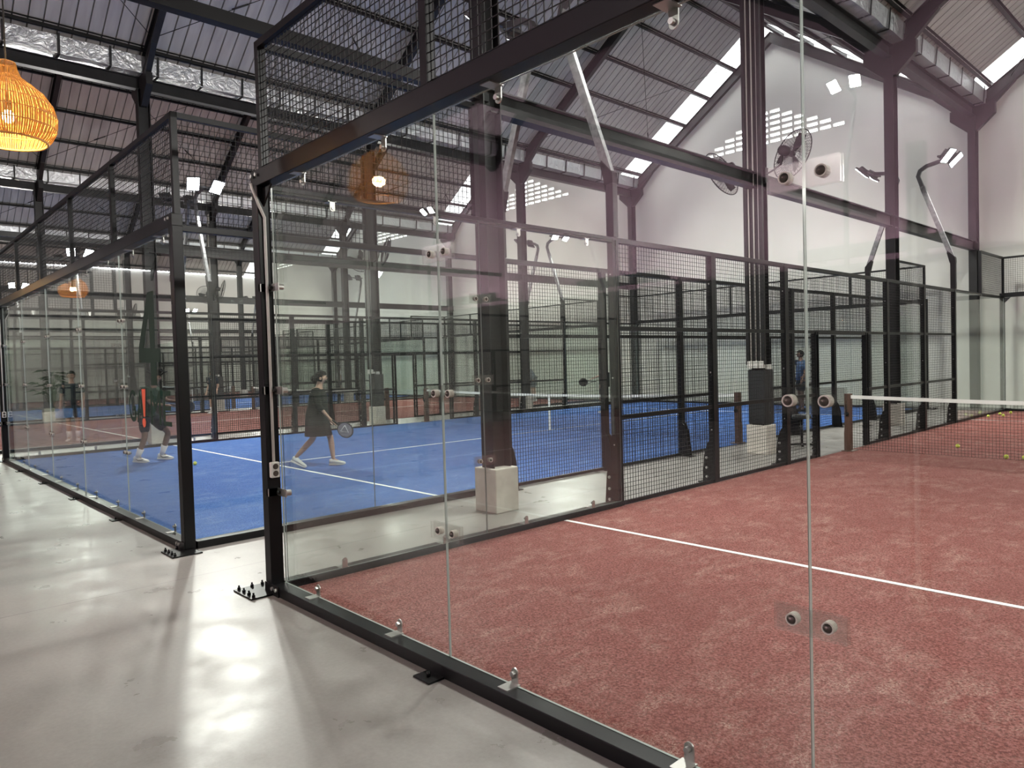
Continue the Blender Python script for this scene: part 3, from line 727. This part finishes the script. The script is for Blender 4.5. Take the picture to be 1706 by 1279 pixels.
# ------------------------------------------------------------------ people
def skin(name, verts, edges, mt, parent, sub=1):
    """verts: list of (x,y,z,r); one skinned surface"""
    me = bpy.data.meshes.new(name); me.from_pydata([v[:3] for v in verts], edges, []); me.materials.append(M[mt])
    o = ob(name, me, parent); o.modifiers.new('skin', 'SKIN').use_smooth_shade = True
    for i, v in enumerate(verts):
        r_ = v[3]; me.skin_vertices[0].data[i].radius = r_ if isinstance(r_, tuple) else (r_, r_)
    me.skin_vertices[0].data[0].use_root = True
    if sub: s_ = o.modifiers.new('sub', 'SUBSURF'); s_.levels = sub; s_.render_levels = sub
    return o
def lerp(a, b, t): return tuple(a[i]+(b[i]-a[i])*t for i in range(3))
def person(label, loc, rz, J, skinm, hairm, top, bottom, topstyle='shirt', shoes='shoe', socks=True, hair='short', racket=None, scale=1.0):
    """J: joint positions facing +x; keys pel, chest, neck, head, shL elL wrL shR elR wrR, hiL knL anL toL (same for R)"""
    t_ = thing('person', label, 'person', loc, rz); t_.scale = (scale,)*3
    V = []; E_ = []
    def av(p, r_, par=None):
        V.append((*p, r_)); i = len(V)-1
        if par is not None: E_.append((par, i))
        return i
    pel = av(J['pel'], (.13, .12)); sp = av(lerp(J['pel'], J['chest'], .5), (.115, .10), pel); ch = av(J['chest'], (.15, .115), sp); nk = av(J['neck'], .055, ch)
    hd = Vector(J['head']); nv = Vector(J['neck']); u_ = (hd-nv).normalized()
    h0 = av(tuple(nv+(hd-nv)*.42), .052, nk); h1 = av(tuple(nv+(hd-nv)*.75), .078, h0); h2 = av(tuple(hd), .098, h1); h3 = av(tuple(hd+u_*.07), .075, h2)
    fwd = Vector((1, 0, 0)) if 'look' not in J else Vector(J['look']).normalized()
    nz = av(tuple(hd-u_*.015+fwd*.103), .013, h2)
    for s_ in 'LR':
        sg = 1 if s_ == 'L' else -1
        sh = av(J['sh'+s_], .062, ch); ua = av(lerp(J['sh'+s_], J['el'+s_], .5), .047, sh); el = av(J['el'+s_], .038, ua); wr = av(J['wr'+s_], .026, el)
        d_ = (Vector(J['wr'+s_])-Vector(J['el'+s_])).normalized(); pm = av(tuple(Vector(J['wr'+s_])+d_*.06), (.038, .022), wr)
        sd = d_.cross(Vector((0, 0, 1)))
        sd = sd.normalized() if sd.length > .1 else Vector((1, 0, 0)); cu = Vector((.5, 0, -.3)) if abs(d_.z) > .7 else Vector((0, 0, -.6))
        for q, (o_, l_) in enumerate(((-.027, .062), (-.009, .072), (.009, .068), (.027, .055))):
            b0 = Vector(J['wr'+s_])+d_*.095+sd*o_; f1 = av(tuple(b0), .0095, pm); f2 = av(tuple(b0+(d_+cu*.3).normalized()*l_*.55), .0085, f1); av(tuple(b0+(d_+cu*.3).normalized()*l_*.55+(d_+cu*1.2).normalized()*l_*.5), .0075, f2)
        tb = Vector(J['wr'+s_])+d_*.045+sd*(-.035*sg); t1 = av(tuple(tb), .011, pm); av(tuple(tb+(d_*.8-sd*.5*sg).normalized()*.045), .009, t1)
        hi = av(J['hi'+s_], .095, pel); th = av(lerp(J['hi'+s_], J['kn'+s_], .5), .078, hi); kn = av(J['kn'+s_], .056, th); cf = av(lerp(J['kn'+s_], J['an'+s_], .35), .057, kn); an = av(J['an'+s_], .034, cf)
        a_ = Vector(J['an'+s_]); to = Vector(J['to'+s_]); av(tuple(a_+(to-a_)*.45), .03, an)
    skin('body', V, E_, skinm, t_, 1)
    # face: eyes and mouth line, ears
    hv = fwd; rv = u_.cross(hv).normalized(); b = MB()
    for sg in (-1, 1): b.ell(tuple(hd+hv*.085+rv*(.033*sg)+u_*.012), (.012, .014, .009), 6)
    b.ell(tuple(hd+hv*.083-u_*.055), (.012, .024, .006), 6); ob('eyes_and_mouth', b.mesh('eyes_and_mouth', 'hair'), t_)
    for sg in (-1, 1): b = MB(); b.ell(tuple(hd+rv*(.092*sg)-u_*.01), (.024, .012, .032), 6); ob('ear', b.mesh('ear', skinm), t_)
    # hair
    b = MB(); c0 = hd+u_*.022-hv*.014; b.ell(tuple(c0), (.107, .103, .107), 12)
    keep = [i for i, v in enumerate(b.v) if (Vector(v)-hd).dot(hv) < .045 or (Vector(v)-hd).dot(u_) > .06]
    ks = set(keep); b.f = [f for f in b.f if all(i in ks for i in f)]; b.m = [0]*len(b.f); b.sm = [True]*len(b.f)
    if hair == 'bun': b.ell(tuple(hd-hv*.12-u_*.02), (.06, .055, .065), 8)
    if hair == 'dreads':
        rnd = random.Random(5)
        for i in range(34):
            a = rnd.uniform(0, 6.28); e_ = rnd.uniform(.5, 1.4); dr_ = (u_*math.sin(e_)+(rv*math.cos(a)+hv*math.sin(a))*math.cos(e_)).normalized()
            p0 = hd+dr_*.09; p1 = p0+dr_*.07+u_*.02; p2 = p1+(rv*math.cos(a)+hv*math.sin(a))*.06-u_*rnd.uniform(-.03, .05); b.tube([p0, p1, p2], [.011, .010, .007], 5)
    ob('hair', b.mesh('hair', hairm), t_)
    if topstyle == 'shirt':
        V2 = []; E2 = []
        def a2(p, r_, par=None):
            V2.append((*p, r_)); i = len(V2)-1
            if par is not None: E2.append((par, i))
            return i
        p0 = a2(lerp(J['pel'], J['chest'], .5), (.178, .158)); p1 = a2(lerp(J['pel'], J['chest'], -.02), (.188, .17), p0); a2(lerp(J['pel'], J['chest'], -.3), (.19, .17), p1); p2 = a2(lerp(J['chest'], J['neck'], .08), (.205, .165), p0); p3 = a2(lerp(J['chest'], J['neck'], .70), (.085, .08), p2)
        for s_ in 'LR': q = a2(J['sh'+s_], .098, p2); a2(lerp(J['sh'+s_], J['el'+s_], .45), .078, q); a2(lerp(J['sh'+s_], J['el'+s_], .8), .070, len(V2)-1)
        skin('shirt', V2, E2, top, t_, 1)
    else:
        b = MB(); pe = Vector(J['pel']); cs = Vector(J['chest']); nk_ = Vector(J['neck'])
        rows = [(nk_*.75+cs*.25, .085, .08), (cs+Vector((0, 0, .07)), .13, .19), (cs, .15, .205), (pe*.5+cs*.5, .16, .195), (pe, .185, .225), (pe-Vector((0, 0, .18)), .20, .25), (pe-Vector((-.01, 0, .38)), .225, .265)]
        vs = []; n = 28
        for c_, a, w_ in rows:
            for k in range(n): t = 2*math.pi*k/n; f = 1+.03*math.sin(5*t); vs.append((c_.x+a*f*math.cos(t), c_.y+w_*f*math.sin(t), c_.z))
        b.add(vs, [(i*n+k, i*n+(k+1) % n, (i+1)*n+(k+1) % n, (i+1)*n+k) for i in range(len(rows)-1) for k in range(n)], 0, True)
        o = ob('dress', b.mesh('dress', top), t_); sm_ = o.modifiers.new('thick', 'SOLIDIFY'); sm_.thickness = .008
        for s_ in 'LR':
            b = MB(); b.tube([lerp(J['sh'+s_], J['chest'], .25), J['sh'+s_], lerp(J['sh'+s_], J['el'+s_], .5), J['el'+s_], lerp(J['el'+s_], J['wr'+s_], .35)], [.08, .082, .07, .06, .055], 12); ob('sleeve', b.mesh('sleeve', top), t_)
    if bottom:
        V3 = [(*J['pel'], (.17, .155)), (*lerp(J['pel'], J['chest'], .3), (.165, .148))]; E3 = [(0, 1)]
        for s_ in 'LR':
            i = len(V3); V3 += [(*J['hi'+s_], .115), (*lerp(J['hi'+s_], J['kn'+s_], .5), .105), (*lerp(J['hi'+s_], J['kn'+s_], .88), .095)]; E3 += [(0, i), (i, i+1), (i+1, i+2)]
        skin('shorts', V3, E3, bottom, t_, 1)
    for s_ in 'LR':
        a_ = Vector(J['an'+s_]); to = Vector(J['to'+s_]); kn = Vector(J['kn'+s_])
        if socks: b = MB(); b.tube([tuple(a_), tuple(a_+(kn-a_)*.2), tuple(a_+(kn-a_)*.42)], [.045, .05, .062], 12); ob('sock', b.mesh('sock', 'sock'), t_)
        d_ = (to-a_); fl_ = Vector((d_.x, d_.y, 0)).normalized(); pitch = math.atan2(a_.z-.085-(to.z-.03), Vector((d_.x, d_.y)).length)
        b = MB(); n = 14; rows = [(-.075, .030, .085, .035), (-.05, .038, .10, .05), (0, .042, .10, .05), (.06, .045, .075, .05), (.12, .050, .058, .05), (.17, .044, .048, .045), (.20, .02, .035, .03)]
        vs = []
        for xx, w_, h_, _ in rows:
            for k in range(n):
                t = 2*math.pi*k/n; vs.append((xx, w_*math.cos(t), max(0.012, .012+h_*(.5+.5*math.sin(t)))))
        b.add(vs, [(i*n+k, i*n+(k+1) % n, (i+1)*n+(k+1) % n, (i+1)*n+k) for i in range(len(rows)-1) for k in range(n)]+[tuple(range(n)), tuple(range(len(vs)-n, len(vs)))], 0, True)
        sh_ = ob('shoe', b.mesh('shoe', shoes, fix=True), t_, (a_.x+.0*fl_.x, a_.y, a_.z-.085), rot=(0, pitch, math.atan2(fl_.y, fl_.x)))
        b = MB(); b.prism([(-.08, 0), (.17, 0), (.205, .02), (.2, .026), (-.08, .026)], -.042, .042); bevel(ob('sole', b.mesh('sole', shoes, fix=True), sh_), .008)
        if hair == 'dreads':
            b = MB(); b.path([(-.02, -.047, .07), (.03, -.047, .035), (.09, -.053, .05), (.13, -.05, .062)], .012, .004, side=(0, 1, 0)); ob('side_mark', b.mesh('side_mark', 'rubber'), sh_)
    return t_
def std(**kw):
    J = dict(pel=(0, 0, .97), chest=(0, 0, 1.28), neck=(.0, 0, 1.46), head=(.03, 0, 1.63),
             shL=(0, .18, 1.40), elL=(-.02, .24, 1.13), wrL=(.08, .24, .90), shR=(0, -.18, 1.40), elR=(-.02, -.24, 1.13), wrR=(.08, -.24, .90),
             hiL=(0, .09, .93), knL=(.03, .10, .50), anL=(0, .10, .09), toL=(.2, .12, .03), hiR=(0, -.09, .93), knR=(.03, -.10, .50), anR=(0, -.10, .09), toR=(.2, -.12, .03))
    J.update(kw); return J
def racket(name_label, parent_loc, a, b_, facen, mt='racket'):
    """padel racket: handle from a, face centre at b"""
    a = Vector(a); b_ = Vector(b_); d_ = (b_-a).normalized(); n_ = Vector(facen); n_ = (n_-d_*n_.dot(d_)).normalized(); s_ = d_.cross(n_)
    t_ = thing('padel_racket', name_label, 'racket', tuple(a)); mb = MB()
    mb.tube([(0, 0, 0), tuple(d_*.14)], .016, 8); ob('handle', mb.mesh('handle', 'rubber'), t_)
    c0 = d_*(b_-a).length; ringp = []
    for k in range(25):
        t = 2*math.pi*k/24; ringp.append(c0+s_*(.115*math.sin(t))+d_*(.13*math.cos(t)))
    mb = MB(); mb.tube(ringp, .014, 6); mb.tube([d_*.13+s_*.012, c0-d_*.10+s_*.06], .010, 6); mb.tube([d_*.13-s_*.012, c0-d_*.10-s_*.06], .010, 6); ob('frame', mb.mesh('frame', 'rubber'), t_)
    vs = [c0+n_*e+s_*(.11*math.sin(2*math.pi*k/24))+d_*(.125*math.cos(2*math.pi*k/24)) for e in (-.012, .012) for k in range(24)]
    mb = MB(); mb.add(vs, [tuple(range(24)), tuple(range(47, 23, -1))]+[(k, (k+1) % 24, 24+(k+1) % 24, 24+k) for k in range(24)]); ob('face', mb.mesh('face', mt, fix=True), t_)
    if mt == 'racket':
        for e in (-1, 1):
            tri = [c0+n_*(.0135*e)+s_*x_+d_*z_ for x_, z_ in ((-.06, -.05), (.06, -.05), (.0, .07))]; mb = MB(); mb.tube([*tri, tri[0]], .006, 4); ob('triangle_mark', mb.mesh('triangle_mark', 'line'), t_)
    return t_
ZT = .013
# man with dreadlocks behind the lettering
person('man with dreadlocks in a dark green shirt and dark shorts, knees bent, white shoes', (-9.25, 1.78, ZT), R(47),
       std(pel=(-.04, 0, .90), chest=(.05, 0, 1.20), neck=(.12, 0, 1.37), head=(.16, 0, 1.54), shL=(.07, .19, 1.31), elL=(.22, .30, 1.10), wrL=(.45, .22, 1.08), shR=(.07, -.19, 1.31), elR=(.18, -.28, 1.08), wrR=(.43, -.20, 1.04),
           hiL=(-.04, .10, .87), knL=(.28, .16, .52), anL=(.12, .20, .10), toL=(.32, .22, .03), hiR=(-.04, -.10, .87), knR=(.0, -.16, .47), anR=(-.14, -.18, .10), toR=(.06, -.19, .03)),
       'skin_dark', 'hair', 'dgreen', 'navy', hair='dreads')
# woman in long dark tunic
wl = (-5.92, 3.42, ZT); wr_ = R(52)
person('woman in a long dark grey tunic dress walking across the blue court, hair tied back', wl, wr_,
       std(pel=(0, 0, .92), chest=(.03, 0, 1.20), neck=(.05, 0, 1.38), head=(.10, 0, 1.54), shL=(.03, .17, 1.32), elL=(.02, .25, 1.06), wrL=(.14, .24, .83), shR=(.03, -.17, 1.32), elR=(.08, -.26, 1.06), wrR=(.26, -.26, .84),
           hiL=(.0, .09, .88), knL=(.20, .10, .50), anL=(.24, .10, .09), toL=(.44, .11, .03), hiR=(0, -.09, .88), knR=(-.06, -.10, .50), anR=(-.38, -.10, .17), toR=(-.21, -.11, .03)),
       'skin', 'hair', 'olive', None, topstyle='dress', socks=False, hair='bun', scale=.96)
def tw(l, rz, p, s_=1.0): c_, q = math.cos(rz), math.sin(rz); return (l[0]+s_*(p[0]*c_-p[1]*q), l[1]+s_*(p[0]*q+p[1]*c_), l[2]+s_*p[2])
racket('round grey racket with a triangle mark held by the woman in the tunic', None, tw(wl, wr_, (.29, -.27, .79)), tw(wl, wr_, (.50, -.30, .62)), (.6, -.8, 0))
ml = (-9.25, 1.78, ZT)
racket('dark round racket held out by the man with dreadlocks', None, tw(ml, R(47), (.50, -.16, 1.05)), tw(ml, R(47), (.78, -.14, 1.0)), (.5, -.8, .3), 'navy')
person('man in a dark blue shirt standing at the far end of the blue court', (-4.42, 17.77, ZT), R(227), std(), 'skin_dark', 'hair', 'blueshirt', 'navy', shoes='navy', socks=False)
person('stooping person in grey far off beyond the blue court', (-16.16, 18.6, ZT), R(200), std(pel=(0, 0, .93), chest=(.16, 0, 1.16), neck=(.30, 0, 1.30), head=(.42, 0, 1.43), shL=(.20, .18, 1.26), elL=(.28, .22, .98), wrL=(.42, .2, .78), shR=(.20, -.18, 1.26), elR=(.28, -.22, .98), wrR=(.42, -.2, .78)), 'skin', 'hair', 'greyshirt', 'greyshirt')
person('woman in a dark top standing on the distant red court left of the tall post', (-23.3, 8.2, 0), R(300), std(), 'skin', 'hair', 'navy', 'hair', hair='bun', scale=.95)
person('player with dark hair and white top on the distant court, seen between fence posts', (-33.0, 19.2, ZT), R(250), std(), 'skin', 'hair', 'sock', 'navy')
HX, HY = -9.35, 14.95
racket('round dark racket held out by the player behind the fence post', None, (HX+.1, HY-.5, 1.0), (HX-.28, HY-.66, .98), (.6, -.8, 0), 'hair')
person('player mostly hidden by the fence post at the far end of the blue court', (HX, HY, ZT), R(215), std(pel=(0, 0, .88), elR=(.12, -.28, 1.15), wrR=(.34, -.26, 1.08), knL=(.12, .12, .5), knR=(.12, -.12, .5)), 'skin', 'hair', 'olive', 'navy')

# ------------------------------------------------------------------ behind the camera: what the court glass mirrors
for i, (x_, a_) in enumerate(((.35, 'pink rear wall, in front of the red court'), (-10.6, 'pink rear wall, in front of the blue court'))):
    floodlight(0, 0, 1, 'small twin floodlight by the '+a_, 170)
    f_ = COL.objects['floodlight.%03d' % (20+i)]; f_.location = (x_, -9.3, (5.85, 5.75)[i]-5.93*.6); f_.rotation_euler = (0, 0, R(90)); f_.scale = (.6, .6, .6)
    ob('standing_post', MB().box(-.05, .05, -.05, .05, -f_.location.z/.6, 3.02).mesh('standing_post', 'black'), f_)
for i in range(4):  # added lights tinting the unseen rear wall for a lilac veil in the glass
    x_ = 5.74-6.5*i; t_ = thing('added_washer', 'long lilac light added at the unseen rear wall, number %s along' % ORD[i], 'added light', (x_, YR+.02, 3.75))
    ob('wash_shield', MB().box(-1.5, 1.5, .6, .82, -.1, 0).box(-1.5, 1.5, .82, .84, -.1, .16).box(-1.3, -1.24, 0, .6, -.08, -.02).box(1.24, 1.3, 0, .6, -.08, -.02).mesh('wash_shield', 'head'), t_); ob('wash_glow', MB().box(-1.45, 1.45, .63, .8, 0, .01).mesh('wash_glow', 'wash'), t_)  # front lip keeps the added light itself out of the glass reflection
    ld = bpy.data.lights.new('added_wash_light', 'AREA'); ld.shape = 'RECTANGLE'; ld.size = 2.9; ld.size_y = .17; ld.energy = 620; ld.color = (1, .74, .88)
    lo = bpy.data.objects.new('added_wash_light', ld); COL.objects.link(lo); lo.parent = t_; lo.location = (0, .715, .03); lo.rotation_euler = (R(203), 0, 0)
t_ = thing('end_post', 'black post with a bright white conduit standing behind the camera', 'post', (3.45, -2.75, 0))
ob('post', MB().box(-.05, .05, -.08, .0, 0, 3).mesh('post', 'black'), t_); ob('conduit', MB().tube([(0, .015, .12), (0, .015, 2.7)], .016, 8).mesh('conduit', 'line'), t_)
tn[0] += 1; tag(ob('trim_%d' % tn[0], MB().box(XL, XR, YR+.001, YR+.03, 0, 3.6).mesh('added_dark_panel', 'steel')), kind='structure')  # unseen dark panel added to keep the lower wall's reflection dim
# planter and a waiting person on the walkway, mirrored in the blue court glass
t_ = thing('potted_plant', 'leafy plant in a pale tall pot beside the walkway', 'plant', (-18.9, -2.05, 0))
b = MB(); b.lathe([(.001, 0), (.2, 0), (.26, .6), (.24, .62), (.22, .58), (.001, .56)], n=20); ob('pot', b.mesh('pot', 'plinth'), t_)
rnd = random.Random(9); b = MB(); st_ = MB()
for i in range(46):
    a = rnd.uniform(0, 6.28); l_ = rnd.uniform(.4, 1.0); z1 = .6+rnd.uniform(.4, 1.1); r1 = rnd.uniform(.1, .5); d_ = Vector((math.cos(a), math.sin(a), 0))
    p0 = Vector((0, 0, .57)); p1 = Vector((0, 0, z1))+d_*r1*.4; p2 = Vector((0, 0, z1+.1))+d_*r1; st_.tube([p0, p1, p2], .006, 4); s2_ = d_.cross(Vector((0, 0, 1)))*.06
    b.add([p2-d_*.1, p2+s2_+Vector((0, 0, .03)), p2+d_*.22-Vector((0, 0, .05)), p2-s2_+Vector((0, 0, .03))], [(0, 1, 2, 3)])
ob('stem', st_.mesh('stem', 'leaf'), t_); ob('foliage', b.mesh('foliage', 'leaf'), t_)
person('person in a dark jacket and white shoes waiting on the walkway beyond the plant', (-15.5, -1.85, 0), R(20), std(), 'skin', 'hair', 'navy', 'navy', hair='bun')
